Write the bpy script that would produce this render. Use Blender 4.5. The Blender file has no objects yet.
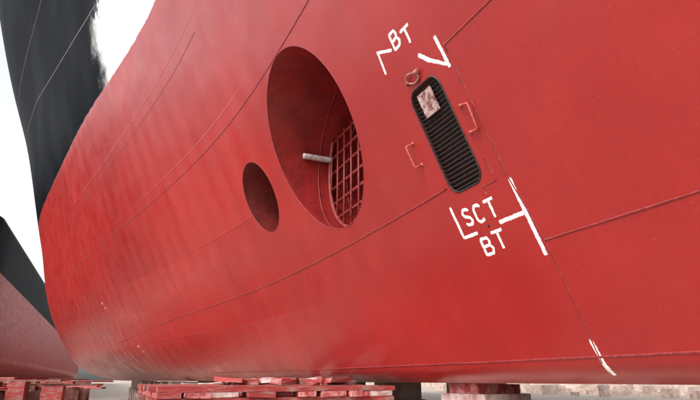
import bpy, bmesh, math, random
import numpy as np
from mathutils import Vector, Euler
from mathutils.geometry import delaunay_2d_cdt
random.seed(4)
scene=bpy.context.scene
# ---------------------------------------------------------------- hull form
def herm(xs,ys):
    xs=np.array(xs,float);ys=np.array(ys,float);m=np.gradient(ys,xs)
    def f(x):
        i=int(np.clip(np.searchsorted(xs,x)-1,0,len(xs)-2));d=xs[i+1]-xs[i];t=(x-xs[i])/d
        if t<0: return ys[0]+m[0]*(x-xs[0])
        if t>1: return ys[-1]+m[-1]*(x-xs[-1])
        return (2*t**3-3*t*t+1)*ys[i]+(t**3-2*t*t+t)*d*m[i]+(-2*t**3+3*t*t)*ys[i+1]+(t**3-t*t)*d*m[i+1]
    return f
G30=herm([0,.2,.65,1.5,2.7,6.6,12.3,16,24],[1.0,-.2,-1.3,-2.1,-2.85,-4.05,-5.7,-7.1,-9.6])
def sp(x): return math.log1p(math.exp(x)) if x<30 else x
def G0(h):
    b=3.4-.466*h+.366*1.2*sp((h-9)/1.2)
    if h<.15: b+=.14*((.15-h)/.15)**2
    return b
def w(s):
    a=1.5*sp((s-8)/1.5)/22
    return 1-.08*sp((1-a)/.08)
YC=9.0; ZB=1.57
def Y(s,h):
    k=w(s); y=(1-k)*G0(h)+k*G30(max(h,0))
    if s<0: y=y+(YC-y)*min(1,(-s/13.0))**1.7
    if s>45: y=y+(YC-y)*min(1,((s-45)/17.0))**2.2
    return y
def P(s,h,off=0):
    p=Vector((-s,Y(s,h),ZB+h))
    if off: p+=N(s,h)*off
    return p
def N(s,h):
    e=.02
    a=P(s+e,h)-P(s-e,h); b=P(s,h+e)-P(s,max(h-e,0))
    n=a.cross(b).normalized()
    if n.y>0: n=-n
    return n
# ---------------------------------------------------------------- helpers
def link(name,me,mat=None,parent=None,smooth=False):
    o=bpy.data.objects.new(name,me); scene.collection.objects.link(o)
    if mat: me.materials.append(mat)
    if parent: o.parent=parent
    if smooth:
        for p in me.polygons: p.use_smooth=True
    return o
def empty(name):
    o=bpy.data.objects.new(name,None); scene.collection.objects.link(o); return o
class MB:
    def __init__(s): s.v=[];s.f=[]
    def box(s,c,d,rz=0,rx=0,ry=0,jit=0):
        R=Euler((rx,ry,rz)).to_matrix(); b=len(s.v)
        for x in(-.5,.5):
            for y in(-.5,.5):
                for z in(-.5,.5):
                    q=Vector((x*d[0],y*d[1],z*d[2]))+Vector([random.uniform(-jit,jit) for _ in range(3)])
                    s.v.append(tuple(Vector(c)+R@q))
        for f in((0,1,3,2),(4,6,7,5),(0,4,5,1),(2,3,7,6),(0,2,6,4),(1,5,7,3)): s.f.append([b+i for i in f])
    def tube(s,pts,r,n=10,closed=False):
        pts=[Vector(p) for p in pts]; b=len(s.v); m=len(pts)
        prev=None
        for i,p in enumerate(pts):
            if closed: t=(pts[(i+1)%m]-pts[i-1]).normalized()
            else: t=(pts[min(i+1,m-1)]-pts[max(i-1,0)]).normalized()
            if prev is None: a=t.orthogonal().normalized()
            else: a=(prev-t*prev.dot(t)).normalized()
            prev=a; c=t.cross(a)
            for k in range(n):
                g=2*math.pi*k/n; s.v.append(tuple(p+(a*math.cos(g)+c*math.sin(g))*r))
        for i in range(m if closed else m-1):
            j=(i+1)%m
            for k in range(n): s.f.append([b+i*n+k,b+i*n+(k+1)%n,b+j*n+(k+1)%n,b+j*n+k])
        if not closed:
            s.f.append([b+k for k in range(n)][::-1]); s.f.append([b+(m-1)*n+k for k in range(n)])
    def bead(s,pts,wd,ht,seg=.1,jit=0.0,maxang=6):
        q=[]
        for a,b in zip(pts[:-1],pts[1:]):
            L=math.hypot(b[0]-a[0],b[1]-a[1]); n=max(2,int(L/seg))
            for i in range(n): q.append((a[0]+(b[0]-a[0])*i/n,a[1]+(b[1]-a[1])*i/n))
        q.append(pts[-1])
        Q=[P(*c) for c in q]; M=len(Q); b0=len(s.v); K=maxang
        for i in range(M):
            t=(Q[min(i+1,M-1)]-Q[max(i-1,0)]).normalized(); n=N(*q[i]); sd=n.cross(t).normalized()
            k1=1+random.uniform(-jit,jit); k2=1+random.uniform(-jit,jit)
            if wd>.015 and (i==0 or i==M-1): k1*=.8;k2*=.8
            for j in range(K+1):
                g=math.pi*j/K; cs=math.cos(g)
                s.v.append(tuple(Q[i]+sd*(cs*wd*.5*(k1 if cs>0 else k2))+n*(math.sin(g)*ht-.001)))
        for i in range(M-1):
            for j in range(K): s.f.append([b0+i*(K+1)+j,b0+i*(K+1)+j+1,b0+(i+1)*(K+1)+j+1,b0+(i+1)*(K+1)+j])
        s.f.append([b0+j for j in range(K+1)]); s.f.append([b0+(M-1)*(K+1)+j for j in range(K+1)][::-1])
    def mesh(s,name):
        me=bpy.data.meshes.new(name); me.from_pydata(s.v,[],s.f); me.update(); return me
def mat(name):
    m=bpy.data.materials.new(name); m.use_nodes=True
    nt=m.node_tree; return m,nt,nt.nodes,nt.links,nt.nodes['Principled BSDF']
def mth(ns,ls,op,a,b=None,c=None,clamp=False):
    n=ns.new('ShaderNodeMath'); n.operation=op; n.use_clamp=clamp
    for i,x in enumerate((a,b,c)):
        if x is None: continue
        if isinstance(x,(int,float)): n.inputs[i].default_value=x
        else: ls.new(x,n.inputs[i])
    return n.outputs[0]
def mixc(ns,ls,f,a,b,mode='MIX'):
    n=ns.new('ShaderNodeMix'); n.data_type='RGBA'; n.blend_type=mode
    for i,x in ((0,f),(6,a),(7,b)):
        if isinstance(x,(int,float)): n.inputs[i].default_value=x
        elif isinstance(x,tuple): n.inputs[i].default_value=(*x,1)
        else: ls.new(x,n.inputs[i])
    return n.outputs[2]
def ramp(ns,ls,x,a,b,va=0.0,vb=1.0):
    n=ns.new('ShaderNodeMapRange'); n.interpolation_type='SMOOTHSTEP'
    ls.new(x,n.inputs[0]); n.inputs[1].default_value=a;n.inputs[2].default_value=b;n.inputs[3].default_value=va;n.inputs[4].default_value=vb
    return n.outputs[0]
def noise(ns,ls,co,scale,detail=4,rough=.55,sc=None,dist=0):
    if sc:
        mp=ns.new('ShaderNodeMapping'); ls.new(co,mp.inputs[0]); mp.inputs['Scale'].default_value=sc; co=mp.outputs[0]
    n=ns.new('ShaderNodeTexNoise'); ls.new(co,n.inputs[0]); n.inputs['Scale'].default_value=scale
    n.inputs['Detail'].default_value=detail; n.inputs['Roughness'].default_value=rough; n.inputs['Distortion'].default_value=dist
    return n.outputs[0]
# ---------------------------------------------------------------- materials
def hull_paint(name,wl,red,redd,glare_band,spec=.5,bstr=.8):
    m,nt,ns,ls,b=mat(name)
    geo=ns.new('ShaderNodeNewGeometry'); co=geo.outputs['Position']
    sep=ns.new('ShaderNodeSeparateXYZ'); ls.new(co,sep.inputs[0]); X,Z=sep.outputs[0],sep.outputs[2]
    big=noise(ns,ls,co,.35,3,.6); mid=noise(ns,ls,co,1.6,4,.6); fine=noise(ns,ls,co,30,3,.6)
    drip=noise(ns,ls,co,1.0,3,.55,sc=(3,3,.5)); speck=noise(ns,ls,co,75,1,.5)
    c=mixc(ns,ls,ramp(ns,ls,big,.3,.7),red,redd)
    c=mixc(ns,ls,ramp(ns,ls,mid,.42,.75,0,.22),c,tuple(x*.6 for x in red))
    c=mixc(ns,ls,ramp(ns,ls,drip,.5,.75,0,.18),c,(red[0]*1.15,red[1]*1.6,red[2]*1.6))
    c=mixc(ns,ls,ramp(ns,ls,fine,.35,.75,0,.18),c,tuple(x*.6 for x in redd))
    c=mixc(ns,ls,ramp(ns,ls,speck,.7,.8,0,.3),c,(.5,.2,.18))
    br=ns.new('ShaderNodeTexBrick')
    cmb=ns.new('ShaderNodeCombineXYZ'); ls.new(mth(ns,ls,'ADD',X,3.05),cmb.inputs[0]); ls.new(mth(ns,ls,'SUBTRACT',Z,2.6),cmb.inputs[1]); ls.new(cmb.outputs[0],br.inputs[0])
    br.inputs['Scale'].default_value=1; br.inputs['Mortar Size'].default_value=.018; br.inputs['Mortar Smooth'].default_value=.6; br.inputs['Brick Width'].default_value=2.9; br.inputs['Row Height'].default_value=1.57
    br.inputs['Color1'].default_value=(0,0,0,1); br.inputs['Color2'].default_value=(1,1,1,1); br.inputs['Mortar'].default_value=(.5,.5,.5,1)
    aft=ramp(ns,ls,X,-6.5,-8.5)
    c=mixc(ns,ls,mth(ns,ls,'MULTIPLY',br.outputs[0],mth(ns,ls,'MULTIPLY_ADD',aft,.24,.06)),c,(red[0]*1.25,red[1]*1.7,red[2]*1.7))
    edge=mth(ns,ls,'ADD',Z,mth(ns,ls,'MULTIPLY',noise(ns,ls,co,3,4,.6),.10))
    if glare_band: edge=mth(ns,ls,'ADD',edge,ramp(ns,ls,X,-18,-7.5,0,.6))
    top=ramp(ns,ls,edge,wl+.05,wl+.08)
    bn=noise(ns,ls,co,.35,2,.5)
    blk=mixc(ns,ls,ramp(ns,ls,bn,.4,.7,0,1),(.006,.007,.009),(.012,.0135,.016))
    if glare_band:
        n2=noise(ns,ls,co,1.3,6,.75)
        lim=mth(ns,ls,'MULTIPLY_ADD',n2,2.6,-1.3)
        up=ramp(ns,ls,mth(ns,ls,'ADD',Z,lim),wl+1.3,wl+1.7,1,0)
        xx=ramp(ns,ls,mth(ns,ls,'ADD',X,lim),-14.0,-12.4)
        blk=mixc(ns,ls,mth(ns,ls,'MULTIPLY',up,xx),blk,(.84,.85,.86))  # bright sky glare on the topsides, put into the base colour as white
    c=mixc(ns,ls,top,c,blk)
    ls.new(c,b.inputs['Base Color'])
    r=ramp(ns,ls,mid,.3,.7,.25,.36)
    mr=ns.new('ShaderNodeMix'); mr.data_type='FLOAT'; ls.new(top,mr.inputs[0]); ls.new(r,mr.inputs[2]); mr.inputs[3].default_value=.42
    ls.new(mr.outputs[0],b.inputs['Roughness'])
    ls.new(mth(ns,ls,'MULTIPLY_ADD',top,.003-spec,spec),b.inputs['Specular IOR Level'])
    wv=ns.new('ShaderNodeTexWave'); ls.new(co,wv.inputs[0]); wv.bands_direction='X'; wv.inputs['Scale'].default_value=.42; wv.inputs['Distortion'].default_value=.8; wv.inputs['Detail'].default_value=1
    wz=ns.new('ShaderNodeTexWave'); ls.new(co,wz.inputs[0]); wz.bands_direction='Z'; wz.inputs['Scale'].default_value=.38; wz.inputs['Distortion'].default_value=.8
    h=mth(ns,ls,'MULTIPLY',wv.outputs[1],.005); h=mth(ns,ls,'MULTIPLY_ADD',wz.outputs[1],.003,h)
    h=mth(ns,ls,'MULTIPLY_ADD',noise(ns,ls,co,1.0,1),.018,h)
    h=mth(ns,ls,'MULTIPLY_ADD',fine,.0005,h)
    h=mth(ns,ls,'MULTIPLY_ADD',mth(ns,ls,'MULTIPLY',br.outputs[1],aft),.0035,h)
    h=mth(ns,ls,'MULTIPLY',h,mth(ns,ls,'SUBTRACT',1.0,top))
    bp=ns.new('ShaderNodeBump'); ls.new(h,bp.inputs['Height']); bp.inputs['Distance'].default_value=1
    ls.new(mth(ns,ls,'MULTIPLY_ADD',top,-bstr,bstr),bp.inputs['Strength'])
    ls.new(bp.outputs[0],b.inputs['Normal'])
    return m
RED=(.335,.019,.017); REDD=(.265,.013,.013)
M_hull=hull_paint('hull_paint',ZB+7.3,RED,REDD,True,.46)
M_hull2=hull_paint('other_hull_paint',12.6,(.34,.022,.018),(.24,.015,.014),False,.015,.03)
def simple(name,c1,c2,scale=6,rough=.6,bump=.002,metal=0,lo=.35,hi=.7,sc=None):
    m,nt,ns,ls,b=mat(name); co=ns.new('ShaderNodeNewGeometry').outputs['Position']
    n=noise(ns,ls,co,scale,5,.65,sc=sc)
    ls.new(mixc(ns,ls,ramp(ns,ls,n,lo,hi),c1,c2),b.inputs['Base Color'])
    b.inputs['Roughness'].default_value=rough; b.inputs['Metallic'].default_value=metal
    bp=ns.new('ShaderNodeBump'); ls.new(n,bp.inputs['Height']); bp.inputs['Distance'].default_value=bump*10; bp.inputs['Strength'].default_value=.6
    ls.new(bp.outputs[0],b.inputs['Normal']); return m
M_seam=simple('seam_paint',(.17,.010,.011),(.28,.025,.025),20,.45)
M_seamk=simple('topside_seam_paint',(.05,.052,.056),(.09,.092,.096),8,.6)
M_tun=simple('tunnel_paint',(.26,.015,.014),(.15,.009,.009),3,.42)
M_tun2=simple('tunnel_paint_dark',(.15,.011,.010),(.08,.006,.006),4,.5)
M_grate=simple('grating_paint',(.27,.025,.022),(.12,.014,.012),14,.5)
M_grip=simple('grip_paint',(.48,.09,.075),(.34,.045,.04),14,.5)
M_white=simple('white_paint',(.80,.78,.76),(.58,.40,.38),30,.6,.0004,lo=.5,hi=.74)
M_draft=simple('worn_white_paint',(.50,.32,.30),(.36,.06,.055),14,.6,.0004)
M_blackst=simple('black_steel',(.008,.006,.006),(.025,.012,.011),20,.55)
M_dark=simple('dark_recess',(.06,.008,.008),(.12,.018,.016),6,.8)
M_rust=simple('rusty_steel',(.25,.05,.04),(.42,.22,.17),40,.65)
M_zinc=simple('zinc_anode',(.60,.54,.52),(.35,.26,.24),20,.6)
M_plate=simple('primer_plate',(.42,.31,.29),(.16,.05,.045),16,.7,lo=.42,hi=.6)
M_conc=simple('dock_concrete',(.38,.32,.27),(.26,.21,.175),.8,.9,.004)
M_wall=simple('dock_wall_concrete',(.46,.38,.31),(.30,.23,.18),.7,.9,.004,sc=(1,1,.4))
M_block=simple('block_concrete',(.60,.50,.43),(.42,.26,.22),2.2,.9,.003)
M_wood=simple('painted_timber',(.30,.035,.032),(.28,.17,.145),5,.8,.004,lo=.45,hi=.68,sc=(1,1,4))
M_wood2=simple('pink_timber',(.50,.20,.19),(.30,.035,.032),9,.8,.004,lo=.38,hi=.6)
M_wood3=simple('brown_timber',(.14,.055,.045),(.30,.14,.11),5,.85,.004)
M_wood4=simple('grey_timber',(.56,.46,.43),(.36,.16,.14),7,.85,.004)
# ---------------------------------------------------------------- ship hull
ship=empty('ship')
BIG=(5.87,2.88,1.07); SML=(7.96,2.76,.53)
def circ(c,n): return [(c[0]+c[2]*math.cos(2*math.pi*i/n),c[1]+c[2]*math.sin(2*math.pi*i/n)) for i in range(n)]
GR=(3.365,3.81,1.59,2.49)
def rrect(a,b,c,d,r,n=8):
    o=[]
    for cx,cy,st in((b-r,d-r,0),(a+r,d-r,90),(a+r,c+r,180),(b-r,c+r,270)):
        for i in range(n+1):
            g=math.radians(st+90*i/n); o.append((cx+r*math.cos(g),cy+r*math.sin(g)))
    return o
GRL=rrect(*GR,.11)
loops=[circ(BIG,128),circ(SML,96),GRL]
ss=list(np.arange(-13,1.9,.6))+list(np.arange(2,10,.14))+list(np.arange(10,36,.35))+list(np.arange(36,62.01,1.0)); ss[-1]=62.0
hs=[0,.03,.06,.1,.15,.22,.3,.4,.52,.65,.8,.95,1.1]+list(np.arange(1.25,9,.18))+list(np.arange(9,22.5,.65))+[22.6]
vs=[];es=[]
def hole(s,h,m=0.0):
    if math.hypot(s-BIG[0],h-BIG[1])<BIG[2]+m: return 1
    if math.hypot(s-SML[0],h-SML[1])<SML[2]+m: return 1
    if GR[0]-m<s<GR[1]+m and GR[2]-m<h<GR[3]+m: return 1
    return 0
for s in ss:
    for h in hs:
        if not hole(s,h,.03): vs.append(Vector((s,h)))
for L in loops:
    b=len(vs); vs+= [Vector(p) for p in L]; n=len(L); es+=[(b+i,b+(i+1)%n) for i in range(n)]
ov,oe,of,_,_,_=delaunay_2d_cdt(vs,es,[],0,1e-6)
def inpoly(x,y,L):
    c=False;j=len(L)-1
    for i in range(len(L)):
        if (L[i][1]>y)!=(L[j][1]>y) and x<(L[j][0]-L[i][0])*(y-L[i][1])/(L[j][1]-L[i][1])+L[i][0]: c=not c
        j=i
    return c
faces=[]
for f in of:
    cx=sum(ov[i][0] for i in f)/len(f); cy=sum(ov[i][1] for i in f)/len(f)
    if hole(cx,cy,.01) and any(inpoly(cx,cy,L) for L in loops): continue
    faces.append(list(f))
V=[tuple(P(v[0],v[1])) for v in ov]
me=bpy.data.meshes.new('shell_port'); me.from_pydata(V,[],faces); me.update()
bm=bmesh.new(); bm.from_mesh(me); bmesh.ops.recalc_face_normals(bm,faces=bm.faces)
if sum(f.normal.y*f.calc_area() for f in bm.faces)>0: bmesh.ops.reverse_faces(bm,faces=bm.faces)
bm.to_mesh(me); bm.free()
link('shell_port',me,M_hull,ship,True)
mb=MB(); S2=list(np.arange(-13,62.1,1.5)); H2=[0,.1,.3,.65,1.2,2,3,4.5,6.5,9,12,16,20,22.6]
for s in S2:
    for h in H2: q=P(s,h); mb.v.append((q.x,2*YC-q.y,q.z))
nh=len(H2)
for i in range(len(S2)-1):
    for j in range(nh-1): mb.f.append([i*nh+j,(i+1)*nh+j,(i+1)*nh+j+1,i*nh+j+1])
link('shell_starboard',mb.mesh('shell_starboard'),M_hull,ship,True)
for nm,h in(('flat_bottom',0),('deck',22.6)):
    mb=MB()
    for s in ss: q=P(s,h); mb.v+=[(q.x,q.y,q.z),(q.x,2*YC-q.y,q.z)]
    for i in range(len(ss)-1): mb.f.append([2*i,2*i+2,2*i+3,2*i+1])
    link(nm,mb.mesh(nm),M_hull,ship)
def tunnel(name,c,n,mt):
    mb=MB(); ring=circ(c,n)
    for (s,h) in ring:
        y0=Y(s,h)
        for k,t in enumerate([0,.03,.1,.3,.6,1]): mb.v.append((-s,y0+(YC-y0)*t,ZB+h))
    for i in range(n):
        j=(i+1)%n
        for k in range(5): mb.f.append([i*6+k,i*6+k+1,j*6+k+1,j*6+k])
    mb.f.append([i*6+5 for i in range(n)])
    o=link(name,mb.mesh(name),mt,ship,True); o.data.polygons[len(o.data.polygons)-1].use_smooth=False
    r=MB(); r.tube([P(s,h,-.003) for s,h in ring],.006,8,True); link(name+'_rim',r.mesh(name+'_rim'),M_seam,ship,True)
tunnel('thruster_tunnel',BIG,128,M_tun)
tunnel('small_thruster_tunnel',SML,96,M_tun2)
m=MB(); m.tube([(-(BIG[0]+math.cos(a)*(BIG[2]-.002)),Y(BIG[0],BIG[1])+.95,ZB+BIG[1]+math.sin(a)*(BIG[2]-.002)) for a in [2*math.pi*i/96 for i in range(96)]],.010,6,True)
m.tube([(-(BIG[0]+math.cos(a)*(BIG[2]-.002)),Y(BIG[0],BIG[1])+.5,ZB+BIG[1]+math.sin(a)*(BIG[2]-.002)) for a in [math.radians(-120+i*2.4) for i in range(80)]],.008,6)
link('tunnel_weld',m.mesh('tunnel_weld'),M_seam,ship,True)
gy=Y(BIG[0],BIG[1])+.66; g=MB(); R=BIG[2]-.01
def chord(x): return math.sqrt(max(R*R-x*x,0))
tz=.50
for i in range(-4,5):
    x=i*.24
    if abs(x)>R: continue
    zt=min(chord(x),tz)
    g.tube([(-BIG[0]-x,gy,ZB+BIG[1]-chord(x)),(-BIG[0]-x,gy,ZB+BIG[1]+zt)],.017,8)
for i in range(-4,3):
    z=i*.24-.02
    g.tube([(-BIG[0]-chord(z),gy+.02,ZB+BIG[1]+z),(-BIG[0]+chord(z),gy+.02,ZB+BIG[1]+z)],.022,8)
arc=[]
for i in range(61):
    a=math.radians(180-28+236*i/60); arc.append((-BIG[0]+math.cos(a)*(R-.03),gy,ZB+BIG[1]+math.sin(a)*(R-.03)))
g.tube(arc,.03,8)
link('tunnel_grating',g.mesh('tunnel_grating'),M_grate,ship,True)
a=MB(); aa=math.radians(12); sx=BIG[0]+math.cos(aa)*(BIG[2]-.07); hz=BIG[1]+math.sin(aa)*(BIG[2]-.07)
y0=Y(sx,hz)
a.tube([(-sx,y0+.38,ZB+hz),(-sx,y0+.40,ZB+hz),(-sx,y0+.80,ZB+hz),(-sx,y0+.82,ZB+hz)],.042,12)
a.tube([(-sx-.08,y0+.45,ZB+hz),(-sx,y0+.45,ZB+hz)],.015,6); a.tube([(-sx-.08,y0+.7,ZB+hz),(-sx,y0+.7,ZB+hz)],.015,6)
link('tunnel_anode',a.mesh('tunnel_anode'),M_zinc,ship,True)
# sea chest grille
m=MB(); n=len(GRL)
for (s,h) in GRL:
    q=P(s,h); m.v+=[tuple(q),(q.x,q.y+.16,q.z)]
for i in range(n):
    j=(i+1)%n; m.f.append([2*i,2*i+1,2*j+1,2*j])
m.f.append([2*i+1 for i in range(n)])
link('sea_chest_recess',m.mesh('sea_chest_recess'),M_dark,ship)
m=MB(); m.tube([P(s,h,.0) for s,h in GRL],.009,8,True); link('sea_chest_frame',m.mesh('sea_chest_frame'),M_blackst,ship,True)
m=MB(); nb=25
for i in range(nb):
    h=GR[2]+.03+(GR[3]-GR[2]-.06)*i/(nb-1)
    d=min(h-GR[2],GR[3]-h); ins=.11-math.sqrt(max(0,.11**2-(.11-min(d,.11))**2))
    s0=GR[0]+ins; s1=GR[1]-ins
    A=P(s0,h); B=P(s1,h)
    c=(A+B)/2+Vector((0,.03,0)); m.box(c,(s1-s0,.03,.013),rx=math.radians(-20),ry=random.uniform(-.008,.008))
for s in (3.44,3.585,3.735):
    m.tube([P(s,GR[2]+.01,-.05),P(s,GR[3]-.01,-.05)],.009,6)
link('sea_chest_bars',m.mesh('sea_chest_bars'),M_blackst,ship)
m=MB(); c=P(3.60,2.335,.001); m.box(c,(.21,.012,.22),rx=math.radians(25)); link('inspection_plate',m.mesh('inspection_plate'),M_plate,ship)
def staple(nm,pts):
    m=MB(); Q=[]
    P3=[P(s,h,o) for s,h,o in pts]
    for i,p in enumerate(P3):
        if 0<i<len(P3)-1:
            a=(P3[i-1]-p).normalized()*.018; b=(P3[i+1]-p).normalized()*.018
            for t in(0,.5,1): Q.append((p+a)*(1-t)**2+p*2*t*(1-t)+(p+b)*t*t)
        else: Q.append(p)
    m.tube(Q,.009,8)
    for p in(pts[0],pts[-1]): m.tube([P(p[0],p[1],-.005),P(p[0],p[1],.008)],.02,10)
    link(nm,m.mesh(nm),M_grip,ship,True)
staple('hand_grip',[(4.04,2.136,-.01),(4.07,2.136,.07),(4.07,1.94,.07),(4.045,1.94,-.01)])
staple('hand_grip',[(3.26,2.15,-.005),(3.25,2.15,.03),(3.15,2.135,.03),(3.165,1.93,.03),(3.27,1.94,.03),(3.28,1.94,-.005)])
m=MB(); pts=[]
for i in range(28):
    g_=2*math.pi*i/28; pts.append(P(3.645+.085*math.cos(g_),2.575+.042*math.sin(g_)+.015*math.cos(g_),.02+.008*math.sin(g_)))
m.tube(pts,.010,8,True)
m.tube([P(3.56,2.59,-.01),P(3.56,2.59,.045)],.022,10); m.tube([P(3.53,2.605,.022),P(3.60,2.59,.022)],.010,8)
m.tube([P(3.755,2.56,.0),P(3.74,2.565,.03),P(3.72,2.575,.03)],.008,8)
link('lifting_ring',m.mesh('lifting_ring'),M_rust,ship,True)
m=MB(); mk=MB()
for a_ in ([(3.05,1.03),(0,1.03)],[(3.86,1.66),(14.5,1.45),(20,1.2)],[(-2,.19),(14,.19)],
    [(-1,2.6),(3.14,2.6)],[(4.65,3.97),(12,3.95),(26,3.9)],[(3.06,.02),(3.05,1.03),(3.12,1.55),(3.14,2.6)],[(8,5.5),(24,5.5)]):
    faint=a_[0] in((3.06,.02),(8,5.5))
    far=max(p[0] for p in a_)>9
    m.bead(a_,.018 if not far else .022,.0045 if faint else .0075,.12,.2)
for a_ in ([(12.4,8.8),(23.7,11.2),(33,12)],[(9,9),(12.4,8.8)],[(20,13.7),(33,13.7)]): mk.bead(a_,.045,.007,.2,.2)
link('weld_seams',m.mesh('weld_seams'),M_seam,ship,True); link('topside_weld_seams',mk.mesh('topside_weld_seams'),M_seamk,ship,True)
# ---------------------------------------------------------------- painted marks
m=MB()
def st(pts,wd=.026): m.bead(pts,wd,.003,.014,.16)
GL={'B':[[(0,0),(0,1)],[(0,1),(.7,.97),(.85,.76),(.7,.53),(0,.52)],[(.7,.52),(.95,.28),(.75,.02),(0,0)]],
 'T':[[(0,1),(1,1)],[(.5,1),(.5,0)]],
 'S':[[(.95,.85),(.7,1),(.25,1),(.03,.8),(.2,.58),(.75,.45),(.97,.22),(.75,0),(.25,0),(.02,.15)]],
 'C':[[(.95,.85),(.7,1),(.25,1),(.03,.8),(.03,.2),(.25,0),(.7,0),(.95,.15)]]}
def letter(ch,s0,s1,h0,h1,wd=.031):
    for l in GL[ch]: st([(s0+(s1-s0)*x,h0+(h1-h0)*y+random.uniform(-.003,.003)) for x,y in l],wd)
letter('B',3.715,3.60,2.87,3.01); letter('T',3.56,3.42,2.815,2.945)
letter('S',3.81,3.71,1.32,1.445); letter('C',3.655,3.555,1.31,1.44); letter('T',3.50,3.375,1.30,1.44)
letter('B',3.73,3.61,1.05,1.185); letter('T',3.57,3.43,1.06,1.20)
st([(3.98,2.985),(3.76,2.895)],.032); st([(3.965,2.985),(3.985,2.78)],.032)
st([(3.20,2.71),(3.185,2.44)],.040); st([(3.47,2.69),(3.36,2.585)],.046); st([(3.38,2.60),(3.20,2.47)],.036)
st([(3.929,1.515),(3.922,1.24),(3.72,1.237)],.034)
st([(3.113,1.52),(3.104,.93)],.042); st([(3.42,1.252),(3.12,1.255)],.038)
st([(3.066,.317),(3.041,.064)],.040)
link('painted_marks',m.mesh('painted_marks'),M_white,ship,True)
m=MB()
for (s,h) in((19.7,2.45),(17.9,1.0)):
    m.bead([(s,h),(s+.25,h-.02)],.07,.004,.05,.3); m.bead([(s-.1,h-.17),(s+.1,h-.17)],.06,.004,.05,.3)
link('draft_marks',m.mesh('draft_marks'),M_draft,ship,True)
m=MB(); m.tube([P(3.555,1.26,.0),P(3.555,1.26,.006)],.012,12); link('drain_plug',m.mesh('drain_plug'),M_blackst,ship,True)
m=MB()
for pts in ([(3.27,1.72),(3.25,1.60)],[(3.42,1.545),(3.25,1.545)],[(3.42,1.545),(3.42,1.48)]): m.bead(pts,.012,.005,.03)
link('plug_outline',m.mesh('plug_outline'),M_seam,ship,True)
# ---------------------------------------------------------------- second ship
ship2=empty('ship')
mb=MB(); sec=[]
for k in range(10):
    g_=math.pi/2*k/9; sec.append((-2.6+2.6*math.sin(g_),1.75+2.6-2.6*math.cos(g_)))
sec+=[(0.0,7),(0.1,12.6),(.2,17.2),(.2,17.6)]
S=[44,46,49,53,58,64,72,90,120,150,200,260,290,296]
def bw(s): return 10.5*min(1,((s-44)/20+.02))**.5 if s<64 else (10.5 if s<291 else 8)
for s in S:
    b_=bw(s)
    full=[(b_+o,z) for o,z in sec]
    for o,z in full: mb.v.append((-s,-22.5+max(o,.05),z+(max(0,(64-s)/20)*.6 if z>17 else 0)))
    for o,z in reversed(full): mb.v.append((-s,-22.5-max(o,.05),z))
n=2*len(sec)
for i in range(len(S)-1):
    for j in range(n): mb.f.append([i*n+j,i*n+(j+1)%n,(i+1)*n+(j+1)%n,(i+1)*n+j])
mb.f.append(list(range(n))); mb.f.append([(len(S)-1)*n+j for j in range(n)][::-1])
link('shell',mb.mesh('shell'),M_hull2,ship2,True)
mb=MB()
for x in range(52,290,5): mb.box((-x,-20,.87),(1.2,5,1.74))
link('support_blocks',mb.mesh('support_blocks'),M_wood3,ship2)
# ---------------------------------------------------------------- dock
mb=MB(); mb.v=[(-4000,-4000,0),(4000,-4000,0),(4000,4000,0),(-4000,4000,0)]; mb.f=[[0,1,2,3]]
link('ground',mb.mesh('ground'),M_conc)
mb=MB(); mb.box((-60,76,2.2),(360,2,4.4)); mb.box((-60,74.7,.5),(360,.6,1.0))
for x in range(-220,110,8): mb.box((x,74.85,2.6),(.5,.34,3.2))
link('dock_wall',mb.mesh('dock_wall'),M_wall)
mb=MB()
for i in range(11):
    x=-(12.5+i*4.4); mb.box((x,YC+random.uniform(-.1,.1),.5),(1.0,1.6,1.0)); mb.box((x,YC,1.285),(.7,1.4,.55))
for i in range(12):
    x=-(14+i*3.5)
    mb.box((x,2.6,.5),(1.2,1.2,1.0),jit=.03); mb.box((x,2.6,1.28),(.8,1.0,.5),jit=.03)
link('keel_blocks',mb.mesh('keel_blocks'),M_block)
# side row of concrete blocking with timber caps close under the near edge of the bottom
mb=MB(); cp=MB(); cr=MB()
s=-5.0; i=0
while s<6.0:
    ln=random.uniform(.8,1.5); yy=3.95+max(0,-s)*.4
    mb.box((-s-ln/2,yy,.66),(ln-.05,.7,1.32+random.uniform(-.02,.03)),jit=.01)
    if i%4==0:
        cp.box((-s-ln/2,yy,1.40),(ln*.6,.6,.11),jit=.008); cr.box((-s-ln/2,yy,1.512),(ln*.4,.55,.10),jit=.006)
    elif i%4==1: cr.box((-s-ln/2,yy,1.385),(ln*.9,.3,.09),jit=.01,rz=.08)
    elif i%4==2: cp.box((-s-ln/2,yy,1.39),(ln*.8,.5,.10),jit=.01,rz=-.1)
    s+=ln; i+=1
side=empty('side_blocks'); link('concrete_blocks',mb.mesh('concrete_blocks'),M_block,side); link('timber_caps',cp.mesh('timber_caps'),M_wood4,side); link('red_timber_caps',cr.mesh('red_timber_caps'),M_wood2,side)
mb=MB()
for i in range(170):
    x=random.uniform(-75,10); y=random.uniform(46,73); hh=random.uniform(.25,1.15)
    mb.box((x,y,hh/2),(random.uniform(.5,3.2),random.uniform(.4,1.2),hh),rz=random.uniform(-.15,.15),jit=.03)
link('spare_blocking',mb.mesh('spare_blocking'),M_block)
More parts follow.
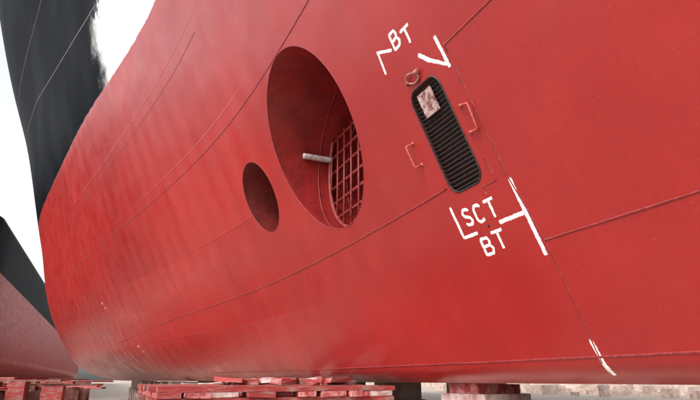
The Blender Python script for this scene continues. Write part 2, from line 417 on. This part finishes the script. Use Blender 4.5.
# timber crib near the turn of bilge
crib=empty('timber_crib')
A,B,C,D4=MB(),MB(),MB(),MB()
z=.0; lay=0
while z<1.52:
    t=.13 if z<1.2 else .06
    if z+t>1.54: t=1.54-z
    if t<.02: break
    if lay%2==0:
        y=.46
        while y<3.2:
            wd=random.uniform(.14,.34); tgt=random.choice([A,A,A,B,D4,D4])
            tgt.box((-7.6+random.uniform(-.14,.2),y+wd/2,z+t/2),(3.0,wd-.03,t-.006),rz=random.uniform(-.015,.015),rx=random.uniform(-.01,.01),jit=.006); y+=wd+random.uniform(0,.03)+(.0 if z>1.3 else .1)
    else:
        s=6.1
        while s<9.1:
            wd=random.uniform(.22,.34); tgt=random.choice([A,A,C])
            tgt.box((-s-wd/2,1.82+random.uniform(-.06,.08),z+t/2),(wd-.03,2.72,t-.006),rz=random.uniform(-.015,.015),jit=.004); s+=wd+.1
    z+=t; lay+=1
for i in range(34):
    s=random.uniform(6.8,9.0); rt=random.uniform(.18,.42); y=s*rt
    if y>Y(s,.02)-.25: y=Y(s,.02)-.3
    random.choice([A,A,B,D4,C]).box((-s,y,1.56+random.uniform(.0,.035)),(random.uniform(.1,.3),random.uniform(.1,.40),random.uniform(.02,.08)),rz=random.uniform(-.8,.8),ry=random.uniform(-.12,.12),rx=random.uniform(-.12,.12),jit=.014)
for nm,x,mt in(('red_timbers',A,M_wood),('pink_timbers',B,M_wood2),('brown_timbers',C,M_wood3),('grey_timbers',D4,M_wood4)): link(nm,x.mesh(nm),mt,crib)
D=MB();E=MB()
for i in range(60):
    s=random.uniform(17,26); y=-s*random.uniform(.03,.2)
    hgt=random.uniform(1.3,1.62)
    (D if i%3 else E).box((-s,y,hgt/2),(random.uniform(.3,1.0),random.uniform(.2,.7),hgt),rz=random.uniform(-.2,.2),jit=.02)
    if i%2: (E if i%3 else D).box((-s,y,hgt+.03),(2.0,.22,.05),rz=random.uniform(0,3),jit=.01)
stack=empty('timber_stack')
link('brown_timbers',D.mesh('stack_brown'),M_wood3,stack); link('red_timbers',E.mesh('stack_red'),M_wood,stack)
# ---------------------------------------------------------------- world, sun, camera
el=math.radians(42); sd=Vector((.40,-.91,0)).normalized()*math.cos(el)+Vector((0,0,math.sin(el)))
wd_=bpy.data.worlds.new('World'); scene.world=wd_; wd_.use_nodes=True; nt=wd_.node_tree; ns=nt.nodes; ls=nt.links
bg=ns['Background']; sk=ns.new('ShaderNodeTexSky'); sk.sky_type='NISHITA'; sk.sun_disc=False; sk.sun_elevation=el; sk.sun_rotation=math.atan2(sd.x,sd.y); sk.air_density=1; sk.dust_density=4; sk.ozone_density=1
hsv=ns.new('ShaderNodeHueSaturation'); hsv.inputs['Saturation'].default_value=.12; hsv.inputs['Value'].default_value=2.3; ls.new(sk.outputs[0],hsv.inputs['Color']); ls.new(hsv.outputs[0],bg.inputs[0]); bg.inputs[1].default_value=.15
L=bpy.data.lights.new('sun','SUN'); L.energy=1.3; L.angle=math.radians(12); L.color=(1,.96,.9)
lo=bpy.data.objects.new('sun',L); scene.collection.objects.link(lo); lo.rotation_euler=sd.to_track_quat('Z','Y').to_euler()
cd=bpy.data.cameras.new('camera'); cam=bpy.data.objects.new('camera',cd); scene.collection.objects.link(cam); scene.camera=cam
cd.sensor_width=36; cd.lens=36*540/700; cd.clip_end=9000; cd.clip_start=.05
yaw=math.atan(.43);p=math.atan(1/3)
fw=Vector((-math.cos(yaw)*math.cos(p),math.sin(yaw)*math.cos(p),math.sin(p)))
cam.location=(0,0,1.6); cam.rotation_euler=fw.to_track_quat('-Z','Y').to_euler()
scene.view_settings.view_transform='Standard'; scene.view_settings.look='None'; scene.view_settings.exposure=0
